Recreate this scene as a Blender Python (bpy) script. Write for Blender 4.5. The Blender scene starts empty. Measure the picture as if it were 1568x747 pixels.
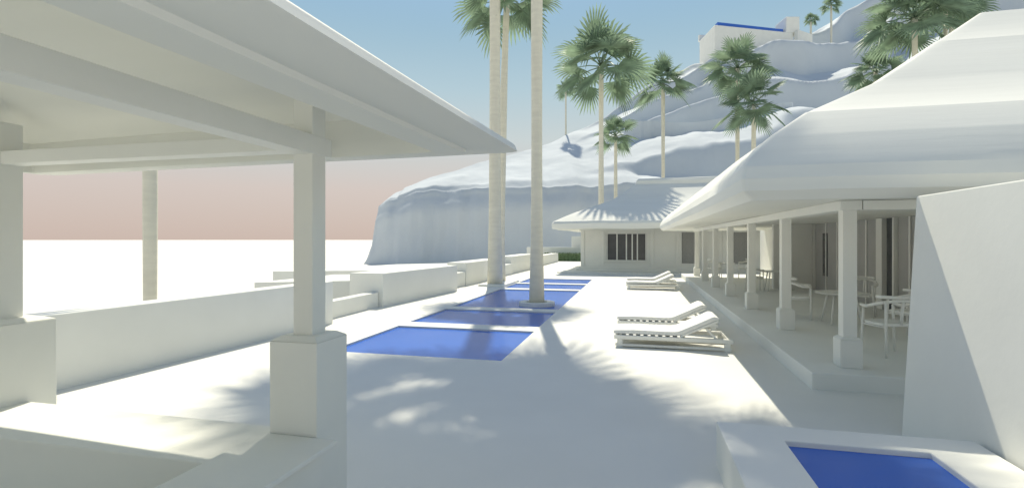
import bpy, bmesh, math, random
from mathutils import Vector, noise, Matrix
random.seed(4)
SC = bpy.context.scene
A = math.radians(13.69)

# ------------------------------------------------------------ materials
def mat(name, col, rough=0.7, var=0.05, scale=3.0, bump=0.0, bscale=20.0, spec=0.3, stretch=(1,1,1), transl=0.0, dist=0.03):
    m = bpy.data.materials.new(name); m.use_nodes = True
    nt = m.node_tree; n = nt.nodes; l = nt.links
    b = n["Principled BSDF"]
    b.inputs["Roughness"].default_value = rough
    b.inputs["Specular IOR Level"].default_value = spec
    g = n.new("ShaderNodeNewGeometry")
    mp = n.new("ShaderNodeMapping"); mp.inputs["Scale"].default_value = stretch
    l.new(g.outputs["Position"], mp.inputs["Vector"])
    t = n.new("ShaderNodeTexNoise"); t.inputs["Scale"].default_value = scale; t.inputs["Detail"].default_value = 6
    l.new(mp.outputs[0], t.inputs["Vector"])
    r = n.new("ShaderNodeValToRGB")
    r.color_ramp.elements[0].position = 0.3; r.color_ramp.elements[1].position = 0.7
    r.color_ramp.elements[0].color = tuple(c*(1-var) for c in col)+(1,)
    r.color_ramp.elements[1].color = tuple(min(1, c*(1+var)) for c in col)+(1,)
    l.new(t.outputs["Fac"], r.inputs[0]); l.new(r.outputs[0], b.inputs["Base Color"])
    if bump > 0:
        t2 = n.new("ShaderNodeTexNoise"); t2.inputs["Scale"].default_value = bscale; t2.inputs["Detail"].default_value = 4
        l.new(mp.outputs[0], t2.inputs["Vector"])
        bp = n.new("ShaderNodeBump"); bp.inputs["Strength"].default_value = bump; bp.inputs["Distance"].default_value = dist
        l.new(t2.outputs["Fac"], bp.inputs["Height"]); l.new(bp.outputs[0], b.inputs["Normal"])
    if transl > 0:
        tr = n.new("ShaderNodeBsdfTranslucent"); l.new(r.outputs[0], tr.inputs[0])
        mx = n.new("ShaderNodeMixShader"); mx.inputs[0].default_value = transl
        l.new(b.outputs[0], mx.inputs[1]); l.new(tr.outputs[0], mx.inputs[2])
        l.new(mx.outputs[0], n["Material Output"].inputs[0])
    return m

M_plaster = mat("white_plaster", (0.80,0.80,0.745), 0.75, 0.03, 1.2, 0.05, 12)
M_deck = mat("pale_deck", (0.77,0.765,0.71), 0.7, 0.03, 0.8, 0.03, 25)
M_sea = mat("pale_sea", (0.79,0.765,0.70), 0.8, 0.01, 0.05)
M_thatch = mat("pale_thatch", (0.80,0.80,0.74), 0.85, 0.03, 1.2, 0.12, 2.5, stretch=(0.35,0.35,5))
M_wood = mat("white_painted_wood", (0.81,0.81,0.76), 0.5, 0.02, 3, 0.03, 30)
M_cush = mat("white_cushion", (0.81,0.81,0.78), 0.9, 0.02, 5, 0.08, 60)
M_trunk = mat("palm_bark", (0.70,0.67,0.56), 0.85, 0.06, 2, 0.25, 3, stretch=(1,1,5))
M_leaf = mat("palm_leaf", (0.24,0.33,0.225), 0.5, 0.35, 1.2, transl=0.42)  # leaf colour paled and greyed, so distance haze is painted into it
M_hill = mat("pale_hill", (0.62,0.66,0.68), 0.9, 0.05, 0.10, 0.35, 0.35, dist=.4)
M_grey = mat("grey_panel", (0.44,0.44,0.42), 0.6, 0.05)
M_dark = mat("dark_glass_and_shade", (0.08,0.085,0.09), 0.15, 0.1, spec=0.5)
M_lat = mat("lattice_screen", (0.52,0.52,0.50), 0.8, 0.1, 20)
M_hedge = mat("hedge_leaf", (0.12,0.18,0.09), 0.8, 0.4, 6)
M_water = mat("pool_water", (0.060,0.160,0.56), 0.2, 0.06, 0.5, 0.03, 6, spec=0.12)

# ------------------------------------------------------------ helpers
def link(o, parent=None):
    SC.collection.objects.link(o)
    if parent: o.parent = parent
    return o
def empty(name, loc=(0,0,0), rz=0):
    e = bpy.data.objects.new(name, None); e.location = loc; e.rotation_euler[2] = rz
    e.empty_display_size = 0.3
    return link(e)
def mk(name, vs, fs, m, parent=None, smooth=False, bevel=0, fix=True):
    me = bpy.data.meshes.new(name); me.from_pydata([tuple(v) for v in vs], [], fs); me.update()
    if fix:
        bm = bmesh.new(); bm.from_mesh(me); bmesh.ops.recalc_face_normals(bm, faces=bm.faces); bm.to_mesh(me); bm.free()
    me.materials.append(m)
    if smooth:
        for p in me.polygons: p.use_smooth = True
    o = bpy.data.objects.new(name, me); link(o, parent)
    if bevel:
        b = o.modifiers.new("bevel", "BEVEL"); b.width = bevel; b.segments = 2; b.limit_method = 'ANGLE'
    return o
class G:
    def __init__(s): s.v=[]; s.f=[]
    def add(s, vs, fs):
        o=len(s.v); s.v+= [Vector(v) for v in vs]; s.f += [tuple(i+o for i in f) for f in fs]
    def box(s, x0,x1,y0,y1,z0,z1):
        s.prism([(x0,y0),(x1,y0),(x1,y1),(x0,y1)], z0, z1)
    def prism(s, pts, z0, z1, top=None):
        n=len(pts); tp = top or pts
        vs=[(x,y,z0) for x,y in pts]+[(x,y,z1) for x,y in tp]
        fs=[tuple(range(n))[::-1], tuple(range(n,2*n))]+[(i,(i+1)%n,n+(i+1)%n,n+i) for i in range(n)]
        s.add(vs,fs)
    def tube(s, pts, rad, n=10):
        pts=[Vector(p) for p in pts]
        if not isinstance(rad,(list,tuple)): rad=[rad]*len(pts)
        vs=[]; fs=[]
        for i,p in enumerate(pts):
            d=(pts[min(i+1,len(pts)-1)]-pts[max(i-1,0)]).normalized()
            a=d.cross(Vector((0,0,1)) if abs(d.z)<0.9 else Vector((1,0,0))).normalized(); b=d.cross(a)
            for k in range(n):
                t=2*math.pi*k/n; vs.append(p+(a*math.cos(t)+b*math.sin(t))*rad[i])
        for i in range(len(pts)-1):
            for k in range(n):
                fs.append((i*n+k,i*n+(k+1)%n,(i+1)*n+(k+1)%n,(i+1)*n+k))
        fs.append(tuple(range(n))[::-1]); fs.append(tuple((len(pts)-1)*n+k for k in range(n)))
        s.add(vs,fs)
    def disc(s, cx,cy,z0,z1,r,n=40,r2=None):
        r2=r2 or r
        s.prism([(cx+r*math.cos(2*math.pi*k/n),cy+r*math.sin(2*math.pi*k/n)) for k in range(n)],z0,z1,
                [(cx+r2*math.cos(2*math.pi*k/n),cy+r2*math.sin(2*math.pi*k/n)) for k in range(n)])
    def mk(s,name,m,parent=None,smooth=False,bevel=0):
        return mk(name,s.v,s.f,m,parent,smooth,bevel)

def roof(name, x0,x1,y0,y1, profile, m, parent, r=0.4, amp=0.03, seed=0, rot=0, nseg=24, split=28):
    rings=[]
    for (t,z) in profile:
        a,b,c,d = x0+t,x1-t,y0+t,y1-t
        rr=min(r,(b-a)/2.01,(d-c)/2.01)
        loop=[]
        cs=[((b-rr,d-rr),0),((a+rr,d-rr),90),((a+rr,c+rr),180),((b-rr,c+rr),270)]
        for q in range(4):
            (cx,cy),a0=cs[q]
            arc=[(cx+rr*math.cos(math.radians(a0+k*18)),cy+rr*math.sin(math.radians(a0+k*18))) for k in range(6)]
            loop+=arc
            (nx,ny),na=cs[(q+1)%4]
            e=(nx+rr*math.cos(math.radians(na)),ny+rr*math.sin(math.radians(na)))
            for k in range(1,nseg):
                f=k/nseg; loop.append((arc[-1][0]*(1-f)+e[0]*f,arc[-1][1]*(1-f)+e[1]*f))
        ring=[]
        for (px,py) in loop:
            nz=noise.noise(Vector((px*0.5+seed,py*0.5,z*1.5)))*amp
            nx_=noise.noise(Vector((px*0.5,py*0.5+seed,z*1.5+9)))*amp
            ring.append((px+nx_,py+nx_,z+nz))
        rings.append(ring)
    n=len(rings[0]); vs=[v for r_ in rings for v in r_]; fs=[]
    for i in range(len(rings)-1):
        for k in range(n):
            fs.append((i*n+k,i*n+(k+1)%n,(i+1)*n+(k+1)%n,(i+1)*n+k))
    fs.append(tuple(range(n))[::-1]); fs.append(tuple((len(rings)-1)*n+k for k in range(n)))
    if rot:
        cx,cy=x1,y1
        vs=[(cx+(x-cx)*math.cos(rot)-(y-cy)*math.sin(rot), cy+(x-cx)*math.sin(rot)+(y-cy)*math.cos(rot), z) for x,y,z in vs]
    o=mk(name,vs,fs,m,parent,True)
    me=o.data
    for p in me.polygons:
        if len(p.vertices)>4: p.use_smooth=False
    es=o.modifiers.new("split","EDGE_SPLIT"); es.split_angle=math.radians(split)
    return o

# ------------------------------------------------------------ ground, pools
mk("sea",[(-6000,-6000,-1.2),(6000,-6000,-1.2),(6000,6000,-1.2),(-6000,6000,-1.2)],[(0,1,2,3)],M_sea)
PX0,PX1=-4.86,-1.96
pools=[(7.37,9.90),(10.42,12.66),(13.15,18.15),(18.62,20.65),(21.1,23.4)]
g=G()
def sheet(g,x0,x1,y0,y1,z=0.0): g.add([(x0,y0,z),(x1,y0,z),(x1,y1,z),(x0,y1,z)],[(0,1,2,3)])
ys=[-12]+[v for p in pools for v in p]+[46]
for i in range(len(ys)-1):
    sheet(g,-7.4,PX0,ys[i],ys[i+1]); sheet(g,PX1,16,ys[i],ys[i+1])
    if i%2==0: sheet(g,PX0,PX1,ys[i],ys[i+1])
g.add([(-7.4,-12,0),(-7.4,46,0),(-7.4,46,-1.2),(-7.4,-12,-1.2)],[(0,1,2,3)])
g.add([(-7.4,46,0),(16,46,0),(16,46,-1.2),(-7.4,46,-1.2)],[(0,1,2,3)])
for (a,b) in pools:
    g.add([(PX0,a,0),(PX1,a,0),(PX1,b,0),(PX0,b,0),(PX0,a,-.5),(PX1,a,-.5),(PX1,b,-.5),(PX0,b,-.5)],
          [(0,1,5,4),(1,2,6,5),(2,3,7,6),(3,0,4,7)])
mk("pool_deck",g.v,g.f,M_deck,fix=False)
for (a,b) in pools:
    nx,ny=12,16
    vs=[(PX0+(PX1-PX0)*i/nx,a+(b-a)*j/ny,-0.035) for j in range(ny+1) for i in range(nx+1)]
    fs=[(j*(nx+1)+i,j*(nx+1)+i+1,(j+1)*(nx+1)+i+1,(j+1)*(nx+1)+i) for j in range(ny) for i in range(nx)]
    mk("swimming_pool_water",vs,fs,M_water)

# ------------------------------------------------------------ palms
def palm(x,y,z0,zt,r,R,nleaf=22,lean=(0,0),seed=0,skip_low=-38):
    rnd=random.Random(seed+17)
    e=empty("palm_tree",(x,y,0))
    g=G()
    pts=[];rad=[]
    for i in range(25):
        f=i/24
        pts.append((lean[0]*f*f,lean[1]*f*f,z0+(zt-z0)*f))
        rad.append(r*(1.18-0.22*min(1,f*8) + 0.06*math.sin(f*9+seed)-.14*f))
    g.tube(pts,rad,16)
    g.mk("trunk",M_trunk,e,True)
    top=Vector((lean[0],lean[1],zt))
    c=G(); lf=G()
    for i in range(nleaf):
        az=i*2.39996+rnd.uniform(-.3,.3)
        el=math.radians(skip_low+(86-skip_low)*((i+.5)/nleaf)+rnd.uniform(-8,8))
        d=Vector((math.cos(az)*math.cos(el),math.sin(az)*math.cos(el),math.sin(el)))
        pl=R*rnd.uniform(.38,.58)
        p1=top+d*pl*.5; p2=top+d*pl+Vector((0,0,-.10*pl))
        c.tube([top,p1,p2],[R*.015,R*.010,R*.007],5)
        fwd=(p2-p1).normalized()
        fwd=(fwd+Vector((0,0,-.12))).normalized()
        side=fwd.cross(Vector((0,0,1)))
        if side.length<.1: side=Vector((1,0,0))
        side.normalize(); side=(side+Vector((0,0,rnd.uniform(-.8,.8)))).normalized()
        nrm=side.cross(fwd).normalized()
        L=R*rnd.uniform(.52,.68); nb=22; span=math.radians(112)
        def pt(ph,rr,off):
            cup=.16*(ph/span)**2
            v=p2+(fwd*math.cos(ph)+side*math.sin(ph))*rr+nrm*(off+cup*rr)
            v.z-=.16*rr*rr/L
            return v
        step=2*span/nb
        for k in range(nb):
            ph=-span+step*(k+.5)
            Lk=L*(.70+.30*math.cos(ph*.8))*rnd.uniform(.92,1.06)
            m=Lk*.48
            a=pt(ph-step*.5,m,-.012*R); b=pt(ph+step*.5,m,-.012*R); q=pt(ph,m,.012*R)
            a2=pt(ph-step*.27,Lk*.76,0); b2=pt(ph+step*.27,Lk*.76,0)
            tip=pt(ph+rnd.uniform(-.05,.05),Lk,0); tip.z-=.08*Lk*rnd.random()
            lf.add([p2,a,q,b,a2,b2,tip],[(0,1,2),(0,2,3),(1,4,2),(2,5,3),(2,4,6),(2,6,5)])
    c.mk("leaf_stalks",M_leaf,e,True)
    mk("fronds",lf.v,lf.f,M_leaf,e,fix=False)
    return e
palm(-5.43,19.46,-.1,20.4,.25,3.0,20,seed=1)
palm(-2.72,14.1,-.1,15.2,.18,2.8,20,seed=2)
palm(-5.56,20.9,-.1,11.9,.17,2.1,24,lean=(.25,0),seed=3)
palm(-9.23,8.04,-1.2,9.0,.13,2.2,18,seed=4)
palm(-2.7,40.5,-.1,15.3,.22,4.0,22,seed=5)
palm(2.5,52,-1.2,17.0,.2,2.9,20,seed=6)
palm(8.6,48.4,-1.2,16.8,.2,3.1,20,seed=7)
palm(9.3,45.4,-1.2,12.8,.2,3.0,20,seed=8)
palm(-1.8,45.9,-1.2,10.9,.17,2.1,20,seed=9)
palm(-11.3,83.7,10,26.4,.17,1.8,20,seed=10)
palm(23.7,52,-1.2,21.2,.25,4.5,26,seed=11)
palm(22.9,57.6,-1.2,18.3,.2,2.8,22,seed=12)
palm(29,57,-1.2,24.0,.2,3.6,24,seed=13)
palm(26.5,53,-1.2,23.4,.2,2.6,22,seed=16)
palm(44.2,134,45,56.6,.25,2.6,20,seed=14)
palm(39.6,133,45,53.3,.25,1.9,20,seed=15)
g=G()
n=40
for (ra,rb,z0,z1) in [(.50,.30,-.3,.07)]:
    vs=[];fs=[]
    for k in range(n):
        t=2*math.pi*k/n; cx,cy=math.cos(t),math.sin(t)
        vs+=[(ra*cx,ra*cy,z0),(ra*cx,ra*cy,z1),(rb*cx,rb*cy,z1),(rb*cx,rb*cy,z1-.06)]
    for k in range(n):
        a=k*4;b=((k+1)%n)*4
        for j in range(3): fs.append((a+j,b+j,b+j+1,a+j+1))
    fs.append(tuple(k*4+3 for k in range(n)))
    g.add(vs,fs)
o=g.mk("round_palm_planter",M_plaster); o.location=(-2.72,14.1,0)
g=G(); g.box(-5.95,-4.90,18.9,21.4,-.02,.08); g.mk("palm_planter_kerb",M_plaster,bevel=.02)

# ------------------------------------------------------------ parapet walls on the sea side
def wall(name,pts,z0,z1,cap=True):
    g=G(); g.prism(pts,z0,z1); return g.mk(name,M_plaster,bevel=.015)
wall("parapet_wall",[(-6.85,3.2),(-6.34,9.78),(-6.72,9.80),(-7.23,3.2)],-.02,.91)
wall("parapet_wall",[(-6.72,9.9),(-6.72,12.48),(-7.0,12.48),(-7.0,9.9)],-.02,.40)
wall("parapet_wall",[(-6.60,12.5),(-6.15,17.1),(-7.15,17.1),(-7.6,12.5)],-.02,.90)
wall("parapet_wall",[(-6.6,17.2),(-6.5,19.0),(-6.9,19.0),(-7.0,17.2)],-.02,.55)
wall("parapet_wall",[(-6.5,19.1),(-6.25,23.6),(-7.1,23.6),(-7.3,19.1)],-.02,.90)
wall("parapet_wall",[(-6.4,23.7),(-6.3,26),(-6.8,26),(-6.9,23.7)],-.02,.55)
wall("parapet_wall",[(-6.4,26.1),(-6.2,31.5),(-7.1,31.5),(-7.2,26.1)],-.02,.92)
wall("parapet_wall",[(-6.4,31.6),(-6.3,42),(-6.9,42),(-7.0,31.6)],-.02,.7)
wall("outer_terrace",[(-10.9,12.8),(-7.65,14.5),(-7.65,17.5),(-10.6,16.4)],-1.2,.55)
wall("outer_terrace",[(-14.6,18.2),(-7.7,21),(-7.7,29),(-12.4,25)],-1.2,.50)
wall("far_wall",[(-9.5,44.5),(-4,44.5),(-4,44.9),(-9.5,44.9)],-.9,1.15)
wall("far_wall",[(-5.6,45.2),(-3.6,45.2),(-3.6,45.6),(-5.6,45.6)],-.9,2.1)
hv=G()
rnd=random.Random(5)
for i in range(3200):
    p=Vector((rnd.uniform(-7.6,-3.2),rnd.uniform(42.8,43.8),rnd.uniform(0,.68)))
    d=Vector((rnd.gauss(0,1),rnd.gauss(0,1),rnd.gauss(0,1))).normalized()*.1; s=d.orthogonal().normalized()*.06
    hv.add([p-s,p+s,p+d],[(0,1,2)])
hv.box(-7.55,-3.25,42.85,43.75,-.02,.6)
mk("hedge",hv.v,hv.f,M_hedge,fix=False)

# ------------------------------------------------------------ pavilion (left foreground)
pav=empty("garden_pavilion")
def column(g,x,y,z0,ztop,ped,shaft,pedz):
    g.box(x-ped/2,x+ped/2,y-ped/2,y+ped/2,z0,pedz)
    h=ped/2
    g.prism([(x-h,y-h),(x+h,y-h),(x+h,y+h),(x-h,y+h)],pedz+.001,pedz+.03,
            [(x-h*.72,y-h*.72),(x+h*.72,y-h*.72),(x+h*.72,y+h*.72),(x-h*.72,y+h*.72)])
    s=shaft/2
    g.box(x-s,x+s,y-s,y+s,pedz+.02,ztop)
g=G(); column(g,-2.12,3.0,-.02,2.72,.345,.145,1.15); g.mk("corner_column",M_plaster,pav,bevel=.006)
g=G(); column(g,-4.9,3.0,-.02,2.72,.46,.17,1.15); g.mk("corner_column",M_plaster,pav,bevel=.006)
g=G(); column(g,-2.0,-1.0,-.02,2.72,.36,.155,1.15); column(g,-4.8,-1.0,-.02,2.72,.36,.155,1.15); g.mk("rear_columns",M_plaster,pav,bevel=.008)
g=G()
g.box(-2.195,-2.045,-1.8,3.14,2.36,2.485)
g.mk("side_beam",M_wood,pav,bevel=.005)
g=G()
g.box(-5.3,-2.21,2.93,3.07,2.39,2.49); g.box(-5.3,-2.21,-1.07,-.93,2.37,2.49)
g.mk("cross_beams",M_wood,pav,bevel=.005)
roof("pavilion_roof",-5.78,-.86,-2.4,3.74,
  [(2.1,3.50),(1.9,3.40),(.52,2.66),(.50,2.66),(.47,2.405),(.45,2.40),(.30,2.415),(.29,2.44),(.02,2.452),(0.0,2.46),(.015,2.50),(.03,2.515),(.9,3.08),(1.6,3.55),(2.2,4.0),(2.4,4.05)],
  M_thatch,pav,r=.03,amp=.006,rot=math.radians(-2.8),split=20)
g=G()
g.box(-5.3,-2.32,2.42,3.02,-.02,.53)
g.box(-2.30,-1.90,-2.5,2.82,-.02,.53)
g.mk("low_wall",M_plaster,pav,bevel=.01)
g=G()
g.prism([(-2.34,2.42),(-2.34,-2.5),(-1.84,-2.5),(-1.80,2.82),(-2.34,2.82)],.535,.565)
g.mk("wall_cap",M_plaster,pav,bevel=.006)

# ------------------------------------------------------------ restaurant building (right)
bld=empty("restaurant_building")
roof("thatched_roof",1.06,14.5,5.66,24.8,
 [(1.3,2.30),(.6,2.27),(.14,2.205),(.10,2.21),(.0,2.30),(-.02,2.42),(.02,2.55),(.10,2.67),(.33,2.91),(.36,2.94),(.82,3.26),(.84,3.265),(1.4,3.56),(2.05,3.90),(2.08,3.925),(2.7,4.34),(3.3,4.77),(3.33,4.78),(4.0,5.22),(4.55,5.60),(4.6,5.61),(5.0,5.63)],
 M_thatch,bld,r=.05,amp=.014,seed=3,nseg=50,split=16)
g=G(); g.box(2.05,15,6.85,26,-.02,.20); g.mk("terrace_floor",M_plaster,bld,bevel=.015)
g=G()
for k in range(7): 
    y=7.32+2.8*k
    column(g,2.6,y,.2,2.18,.25,.16,.55)
column(g,5.3,7.32,.2,2.18,.25,.16,.55)
g.mk("terrace_columns",M_plaster,bld,bevel=.006)
g=G(); g.box(2.48,2.72,7.2,24.3,2.17,2.29); g.box(2.73,9,7.2,7.44,2.17,2.29); g.mk("column_beam",M_wood,bld,bevel=.006)
g=G()
segs=[(8.9,11.9),(12.95,13.02),(13.52,13.82),(15.15,15.55),(18.3,25.5)]
for a,b in segs: g.box(5.5,5.7,a,b,.2,2.31)
g.box(4.35,5.49,18.3,18.5,.2,2.31)
g.mk("rear_wall",M_plaster,bld)
g=G()
for a,b in [(11.92,12.93),(13.84,15.13),(15.57,18.28)]: g.box(5.58,5.64,a,b,.2,2.30)
g.mk("sliding_panels",M_grey,bld)
g=G(); g.box(5.6,5.66,13.03,13.51,.2,2.3); g.box(5.565,5.578,17.2,17.6,.7,2.0); g.mk("dark_opening",M_dark,bld)  # slab in the door gap is coloured dark for the shade inside
g=G()
for y in (12.4,14.5,16.4,17.3): g.box(5.55,5.577,y-.03,y+.03,.2,2.30)
g.mk("panel_stiles",M_wood,bld)
g=G(); g.box(5.7,14,8.9,9.1,.2,2.31); g.mk("front_wall",M_plaster,bld)

# battered garden wall right foreground
g=G()
g.prism([(2.38,5.46),(2.38,-3),(3.4,-3),(3.4,5.46)],-.02,2.2,[(2.50,5.46),(2.50,-3),(3.4,-3),(3.4,5.46)])
g.mk("garden_wall",M_plaster,bevel=.01)
pp=empty("plunge_pool")
g=G()
g.prism([(.62,4.38),(.62,-3),(1.04,-3),(1.04,4.07),(1.95,4.07),(1.95,-3),(2.37,-3),(2.37,4.38)],-.02,.35)
g.mk("pool_kerb",M_plaster,pp,bevel=.01)
g=G(); sheet(g,1.03,1.96,-3,4.08,.31); g.mk("water",M_water,pp)

# ------------------------------------------------------------ far hut
hut=empty("thatched_hut")
g=G()
W=29.5
def wall_open(g,x0,x1,y,z0,z1,ops,th=.25):
    x=x0
    for (a,b,c,d) in ops:
        g.box(x,a,y,y+th,z0,z1); g.box(a,b,y,y+th,z0,c); g.box(a,b,y,y+th,d,z1); x=b
    g.box(x,x1,y,y+th,z0,z1)
ops=[(-1.7,.55,.66,2.22),(2.4,3.2,.5,2.2),(4.85,5.75,.5,2.2),(7.2,7.7,.5,2.2)]
wall_open(g,-3.1,12,W,.0,2.5,ops)
g.box(-3.1,-2.85,W+.26,35,.0,2.5)
g.mk("walls",M_plaster,hut)
g=G()
g.box(-3.35,12,W-.35,W-.002,-.02,.18); g.box(-3.2,12,W-.08,W-.003,.181,.30); g.box(-3.2,12,W-.07,W-.003,2.32,2.42)
for x in (-3.12,-2.0,.72,2.1,3.4,4.5,6.0): g.box(x,x+.2,W-.05,W-.004,.301,2.318)
g.box(-1.8,.65,W-.10,W-.055,.56,.65); 
g.mk("mouldings",M_plaster,hut,bevel=.01)
g=G(); g.box(-1.7,.55,W+.2,W+.23,.66,2.22); g.box(7.2,7.7,W+.2,W+.23,.5,2.2); g.mk("window_glass",M_dark,hut)
g=G()
for x in (-1.68,-1.12,-.60,-.28,.0,.47): g.box(x,x+.07,W+.05,W+.12,.66,2.22)
g.box(-1.7,.55,W+.121,W+.16,2.13,2.22); g.box(7.43,7.47,W+.05,W+.1,.5,2.2)
g.mk("window_frames",M_wood,hut)
g=G()
for (a,b) in [(2.4,3.2),(4.85,5.75)]:
    nx=9; 
    for i in range(nx+1):
        x=a+(b-a)*i/nx; g.box(x-.015,x+.015,W+.06,W+.09,.5,2.2)
    for j in range(20):
        z=.5+1.7*j/19; g.box(a,b,W+.091,W+.11,z-.012,z+.012)
    g.box(a,b,W+.18,W+.2,.5,2.2)
g.mk("lattice_screens",M_lat,hut)
g=G(); g.box(-4.2,10,W-2.0,W-.36,-.01,.06); g.mk("step",M_plaster,hut)
roof("hut_roof",-4.4,13.5,27.3,37.0,
 [(1.5,2.45),(.2,2.36),(0,2.38),(-.03,2.46),(-.03,2.68),(.05,2.80),(.5,3.04),(1.1,3.32),(2.0,3.68),(3.0,4.12),(3.75,4.62),(4.35,5.12),(4.38,5.34),(4.5,5.48),(4.8,5.52)],
 M_thatch,hut,r=.10,amp=.04,seed=8,nseg=36,split=22)

# ------------------------------------------------------------ furniture
def lounger(x,y):
    e=empty("sun_lounger",(x,y,0))
    g=G()
    for yy in (0,.74): 
        g.box(-.02,1.85,yy,yy+.07,.135,.20)
        g.box(.0,1.83,yy+.005,yy+.065,.02,.06)
    for xx in (.03,1.72):
        for yy in (0.002,.738): g.box(xx,xx+.09,yy,yy+.07,0,.134)
    for xx in (.0,1.78): g.box(xx,xx+.06,.071,.739,.14,.195)
    for k in range(9): g.box(.1+k*.12,.17+k*.12,.071,.739,.165,.19)
    for yy in (.04,.71):
        g.add([(1.05,yy,.19),(1.63,yy,.46),(1.63,yy,.50),(1.05,yy,.23),(1.05,yy+.05,.19),(1.63,yy+.05,.46),(1.63,yy+.05,.50),(1.05,yy+.05,.23)],
              [(0,1,2,3),(7,6,5,4),(0,4,5,1),(1,5,6,2),(2,6,7,3),(3,7,4,0)])
        g.add([(1.42,yy+.01,.36),(1.47,yy+.01,.36),(1.62,yy+.01,.2),(1.57,yy+.01,.2),(1.42,yy+.04,.36),(1.47,yy+.04,.36),(1.62,yy+.04,.2),(1.57,yy+.04,.2)],
              [(0,1,2,3),(7,6,5,4),(0,4,5,1),(1,5,6,2),(2,6,7,3),(3,7,4,0)])
    g.mk("frame",M_wood,e,bevel=.006)
    prof=[(-.03,.215),(.3,.215),(.7,.215),(.98,.215),(1.08,.235),(1.35,.37),(1.62,.495),(1.66,.49)]
    top=[(-.03,.275),(.3,.29),(.7,.285),(.95,.285),(1.03,.30),(1.31,.43),(1.56,.555),(1.64,.54)]
    vs=[];fs=[]
    N=len(prof)
    for yy in (.05,.76):
        for p in prof: vs.append((p[0],yy,p[1]))
        for p in top: vs.append((p[0],yy,p[1]))
    o=2*N
    for i in range(N-1):
        fs+=[(i,i+1,o+i+1,o+i),(N+i,o+N+i,o+N+i+1,N+i+1),(i,N+i,N+i+1,i+1),(o+i,o+i+1,o+N+i+1,o+N+i)]
    fs+=[(0,o,o+N,N),(N-1,2*N-1,o+2*N-1,o+N-1)]
    mk("mattress",vs,fs,M_cush,e,bevel=.02)
for yy in (8.78,10.35,19.0,20.7): lounger(-.35,yy)

def chair(x,y,rz,s=1):
    e=empty("dining_chair",(x,y,.2),rz); e.scale=(s,s,s)
    g=G()
    g.tube([(-.24,-.20,0),(-.21,-.19,.66)],[.014,.019],8); g.tube([(.24,-.20,0),(.21,-.19,.66)],[.014,.019],8)
    g.tube([(-.21,.23,0),(-.19,.20,.75)],[.014,.018],8); g.tube([(.21,.23,0),(.19,.20,.75)],[.014,.018],8)
    arc=[(.27*math.cos(t),-.05+.31*math.sin(t)-.0,.66+.10*max(0,math.sin(t))) for t in [math.radians(-30+i*15) for i in range(17)]]
    g.tube(arc,.022,8)
    arc=[(.2*math.cos(t),.05+.19*math.sin(t),.80) for t in [math.radians(i*15) for i in range(13)]]
    g.tube(arc,.024,8)
    g.tube([(-.20,.05,.42),(.20,.05,.42)],.012,6)
    for sx in(-1,1): g.tube([(sx*.225,-.19,.40),(sx*.2,.215,.40)],.012,6)
    g.tube([(0,.22,.44),(0,.26,.78)],.02,6)
    g.mk("frame",M_wood,e,True)
    g=G(); n=28
    pts=[]
    for k in range(n):
        t=2*math.pi*k/n; c,s_=math.cos(t),math.sin(t)
        q=(abs(c)**4+abs(s_)**4)**-.25
        pts.append((.235*q*c,.225*q*s_))
    g.prism(pts,.415,.455); g.mk("seat",M_wood,e,bevel=.01)
def table(x,y,r=.42,h=.62):
    e=empty("round_table",(x,y,.2))
    g=G(); g.disc(0,0,h-.03,h,r*.93,44,r); g.mk("top",M_wood,e,bevel=.006)
    g=G()
    for k in range(4):
        t=math.pi/4+k*math.pi/2
        g.tube([(r*.8*math.cos(t),r*.8*math.sin(t),0),(r*.55*math.cos(t),r*.55*math.sin(t),h-.03)],[.014,.02],8)
    g.mk("legs",M_wood,e,True)
table(3.8,11.0,.46,.60); chair(3.25,11.6,math.radians(75)); chair(4.3,9.6,math.radians(-150)); chair(3.42,8.2,math.radians(-165),1.02)
chair(4.6,12.2,math.radians(-30))
table(3.6,23.2); chair(3.1,22.6,math.radians(120)); chair(4.3,22.8,math.radians(-100)); table(4.2,19.6-2,.4); chair(3.6,17.4,math.radians(90))

# ------------------------------------------------------------ hill
hill_pts=[(-17.2,64,5.6,66,6.0),(-15,62,6.8,66,7.9),(-12,61,7.4,67,9.4),(-3.6,60.5,8.0,72,12.4),(5.7,61,8.3,80,16.4),(15.6,62,8.6,90,22.6),
 (27.5,62,9,100,31.8),(41.5,62,10,110,39.5),(55,62,12,118,45.0),(77,62,13,130,54.5),(99,62,14,140,67),(119,62,15,142,80),(150,62,16,150,90)]
def hp(s):
    for i in range(len(hill_pts)-1):
        a,b=hill_pts[i],hill_pts[i+1]
        if s<=b[0]:
            f=(s-a[0])/(b[0]-a[0]); return [a[k]*(1-f)+b[k]*f for k in range(1,5)]
    return list(hill_pts[-1][1:])
def sm(x): x=max(0,min(1,x)); return x*x*(3-2*x)
s=-17.2
ss=[]
while s<150:
    ss.append(s); s+= .3 if s<15 else (.55 if s<60 else 1.0)
NC=18; NS=140; NB=12
rows=[]
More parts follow.
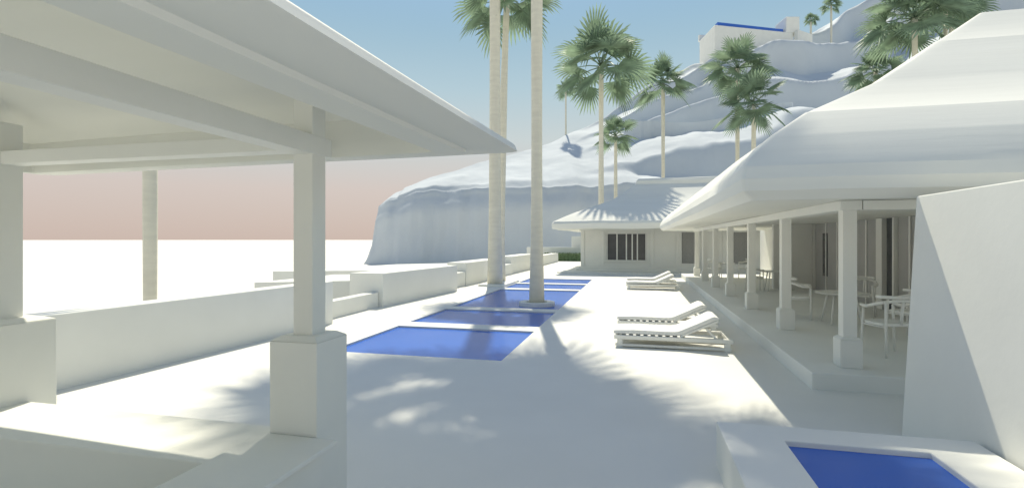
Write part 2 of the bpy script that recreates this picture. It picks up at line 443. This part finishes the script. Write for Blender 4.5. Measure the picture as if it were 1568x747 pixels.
for s in ss:
    ld,lz,cd,cz=hp(s)
    ld+= 1.0*noise.noise(Vector((s*.20,3,0)))+.35*noise.noise(Vector((s*.7,7,0)))
    lz+= .6*noise.noise(Vector((s*.25,11,0)))+.2*noise.noise(Vector((s*.8,15,0)))
    col=[]
    for i in range(NC):
        f=i/NC
        z=-1.25+(lz+1.25)*f
        rib=.40*noise.noise(Vector((s*.5,f*1.9,5)))+.15*noise.noise(Vector((s*1.4,f*3.5,8)))
        col.append((s,ld-2.2*(1-f)**1.5+rib*(1-f*.5)+1.3*sm((f-.62)/.38)**2,z))
    for i in range(NS+1):
        t=i/NS
        n=noise.noise(Vector((s*.026,t*1.5,1)))*1.3+noise.noise(Vector((s*.08,t*2.6,2)))*.3
        amp=sm((s-8)/18)
        K=3.3
        tt=t*K+n*.95+.25
        k=math.floor(tt); fr=tt-k
        step=(k-.25+sm((fr-.58)/.20))/K - (n*.95)/K
        am=.66*amp*sm((1.02-t)/.06)*sm(t/.05)
        g_=t*(1-am)+step*am
        z=lz+(cz-lz)*max(0,min(1.04,g_))
        fade=sm(t*6)
        d=ld+1.3+(cd-ld-1.3)*t
        z+= fade*(1.2*amp*noise.noise(Vector((s*.08,d*.08,3)))+.4*noise.noise(Vector((s*.2,d*.2,4)))+.06*noise.noise(Vector((s*.7,d*.7,4))))+ (0.35*sm(t*10) if s>-14 else .1)
        z+= 5.5*math.exp(-((s-53)/11)**2)*sm((t-.50)/.2)*(1-sm((t-.80)/.15)*.6)
        col.append((s,d,z))
    dz=col[-1][2]; dd=col[-1][1]
    for i in range(1,NB+1):
        f=i/NB; col.append((s,dd+50*f,dz+2*f*(1-f)-(dz+1.3)*f**1.6))
    rows.append(col)
nr=len(rows[0])
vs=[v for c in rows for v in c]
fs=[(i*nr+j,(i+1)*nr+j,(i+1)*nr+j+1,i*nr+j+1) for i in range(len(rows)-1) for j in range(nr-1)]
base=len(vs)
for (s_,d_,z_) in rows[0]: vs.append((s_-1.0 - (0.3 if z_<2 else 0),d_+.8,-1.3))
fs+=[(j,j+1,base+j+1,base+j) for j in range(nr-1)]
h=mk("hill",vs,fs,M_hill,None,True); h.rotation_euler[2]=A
sel=[(s_,r_) for s_,r_ in zip(ss,rows) if 17<=s_<=46]
line=[]
for s_,r_ in sel:
    t=.50+.10*math.cos((s_-17)/29*math.pi*1.3)
    line.append(r_[NC+int(t*NS)])
zz=[p[2] for p in line]
for _ in range(60): zz=[zz[0]]+[(zz[i-1]+zz[i]+zz[i+1])/3 for i in range(1,len(zz)-1)]+[zz[-1]]
vs=[];fs=[]
for (s_,d_,_z),z in zip(line,zz):
    vs+=[(s_,d_-1.4,z-3.5),(s_,d_-1.1,z+1.3),(s_,d_-.7,z+1.3),(s_,d_-.7,z+.5),(s_,d_+3,z+.5),(s_,d_+3,z-3)]
for i in range(len(line)-1):
    for j in range(5): fs.append((i*6+j,i*6+6+j,i*6+7+j,i*6+1+j))
fs+=[tuple(range(6)),tuple((len(line)-1)*6+j for j in range(6))]
o=mk("hillside_path",vs,fs,M_hill); o.rotation_euler[2]=A

v=empty("hillside_villa",(0,0,0),A)
g=G()
g.prism([(41,103.5),(59,107.5),(59,114),(41,112)],33,45.2)
g.box(57.6,60.4,107.5,112,45.21,48.6); g.box(49,62,114.2,120,40,47.4)
g.prism([(41,112.2),(57.5,113.6),(57.5,114.1),(41,112.8)],45.21,46.7)
g.prism([(59.5,106.5),(64,109),(63.5,110),(59.2,107.5)],38,45.5)
g.mk("walls",M_plaster,v,bevel=.1)
g=G(); g.prism([(42,104.6),(57.3,108.2),(57.3,112.8),(42,111.6)],45.21,46.2); g.mk("rooftop_pool",M_water,v)
g=G(); g.prism([(48,113.7),(62.5,113.7),(62.5,121),(48,121)],47.41,49.0,[(52,116),(58,116),(58,119),(52,119)]); g.mk("roof",M_thatch,v)

# ------------------------------------------------------------ camera
cam=bpy.data.cameras.new("camera"); co=bpy.data.objects.new("camera",cam); link(co)
co.location=(0,0,1.8); co.rotation_euler=(math.radians(90),0,A)
cam.lens=18; cam.sensor_width=36; cam.shift_y=-0.0041; cam.clip_start=.05; cam.clip_end=20000
SC.camera=co
# ------------------------------------------------------------ light
EL=math.radians(54); AZ=math.radians(14)
S=Vector((-math.sin(AZ)*math.cos(EL),math.cos(AZ)*math.cos(EL),math.sin(EL)))
sl=bpy.data.lights.new("sun","SUN"); sl.energy=4.8; sl.angle=math.radians(.6); sl.color=(1,.93,.76)
so=bpy.data.objects.new("sun",sl); link(so); so.rotation_euler=S.to_track_quat('Z','Y').to_euler(); so.location=(0,0,50)
w=bpy.data.worlds.new("World"); SC.world=w; w.use_nodes=True
nt=w.node_tree; n=nt.nodes; l=nt.links
STR=.12
bg=n["Background"]; bg.inputs[1].default_value=STR
sk=n.new("ShaderNodeTexSky"); sk.sky_type='NISHITA'; sk.sun_disc=False; sk.sun_elevation=EL; sk.sun_rotation=-AZ
sk.dust_density=1.0; sk.ozone_density=1.5; sk.air_density=1.3
tc=n.new("ShaderNodeTexCoord"); sp=n.new("ShaderNodeSeparateXYZ"); l.new(tc.outputs["Generated"],sp.inputs[0])
cr=n.new("ShaderNodeValToRGB"); l.new(sp.outputs[2],cr.inputs[0])
def lin(c): return tuple(((v/255+.055)/1.055)**2.4 for v in c)+(1,)
stops=[(0,(205,186,176)),(.09,(212,199,192)),(.19,(202,211,211)),(.28,(180,204,214)),(.42,(145,183,207)),(.6,(146,184,214))]
e=cr.color_ramp.elements
e[0].position=0; e[0].color=lin(stops[0][1]); e[1].position=.6; e[1].color=lin(stops[-1][1])
for p,c in stops[1:-1]:
    q=e.new(p); q.color=lin(c)
sc=n.new("ShaderNodeVectorMath"); sc.operation='SCALE'; sc.inputs[3].default_value=1/STR
l.new(cr.outputs[0],sc.inputs[0])
mr=n.new("ShaderNodeMapRange"); mr.interpolation_type='SMOOTHSTEP'
mr.inputs["From Min"].default_value=.34; mr.inputs["From Max"].default_value=.65; mr.inputs["To Min"].default_value=.97; mr.inputs["To Max"].default_value=0
l.new(sp.outputs[2],mr.inputs["Value"])
mx=n.new("ShaderNodeMix"); mx.data_type='RGBA'
l.new(mr.outputs[0],mx.inputs[0]); l.new(sk.outputs[0],mx.inputs[6]); l.new(sc.outputs[0],mx.inputs[7])
l.new(mx.outputs[2],bg.inputs[0])
SC.view_settings.view_transform='Standard'; SC.view_settings.look='None'; SC.view_settings.exposure=0
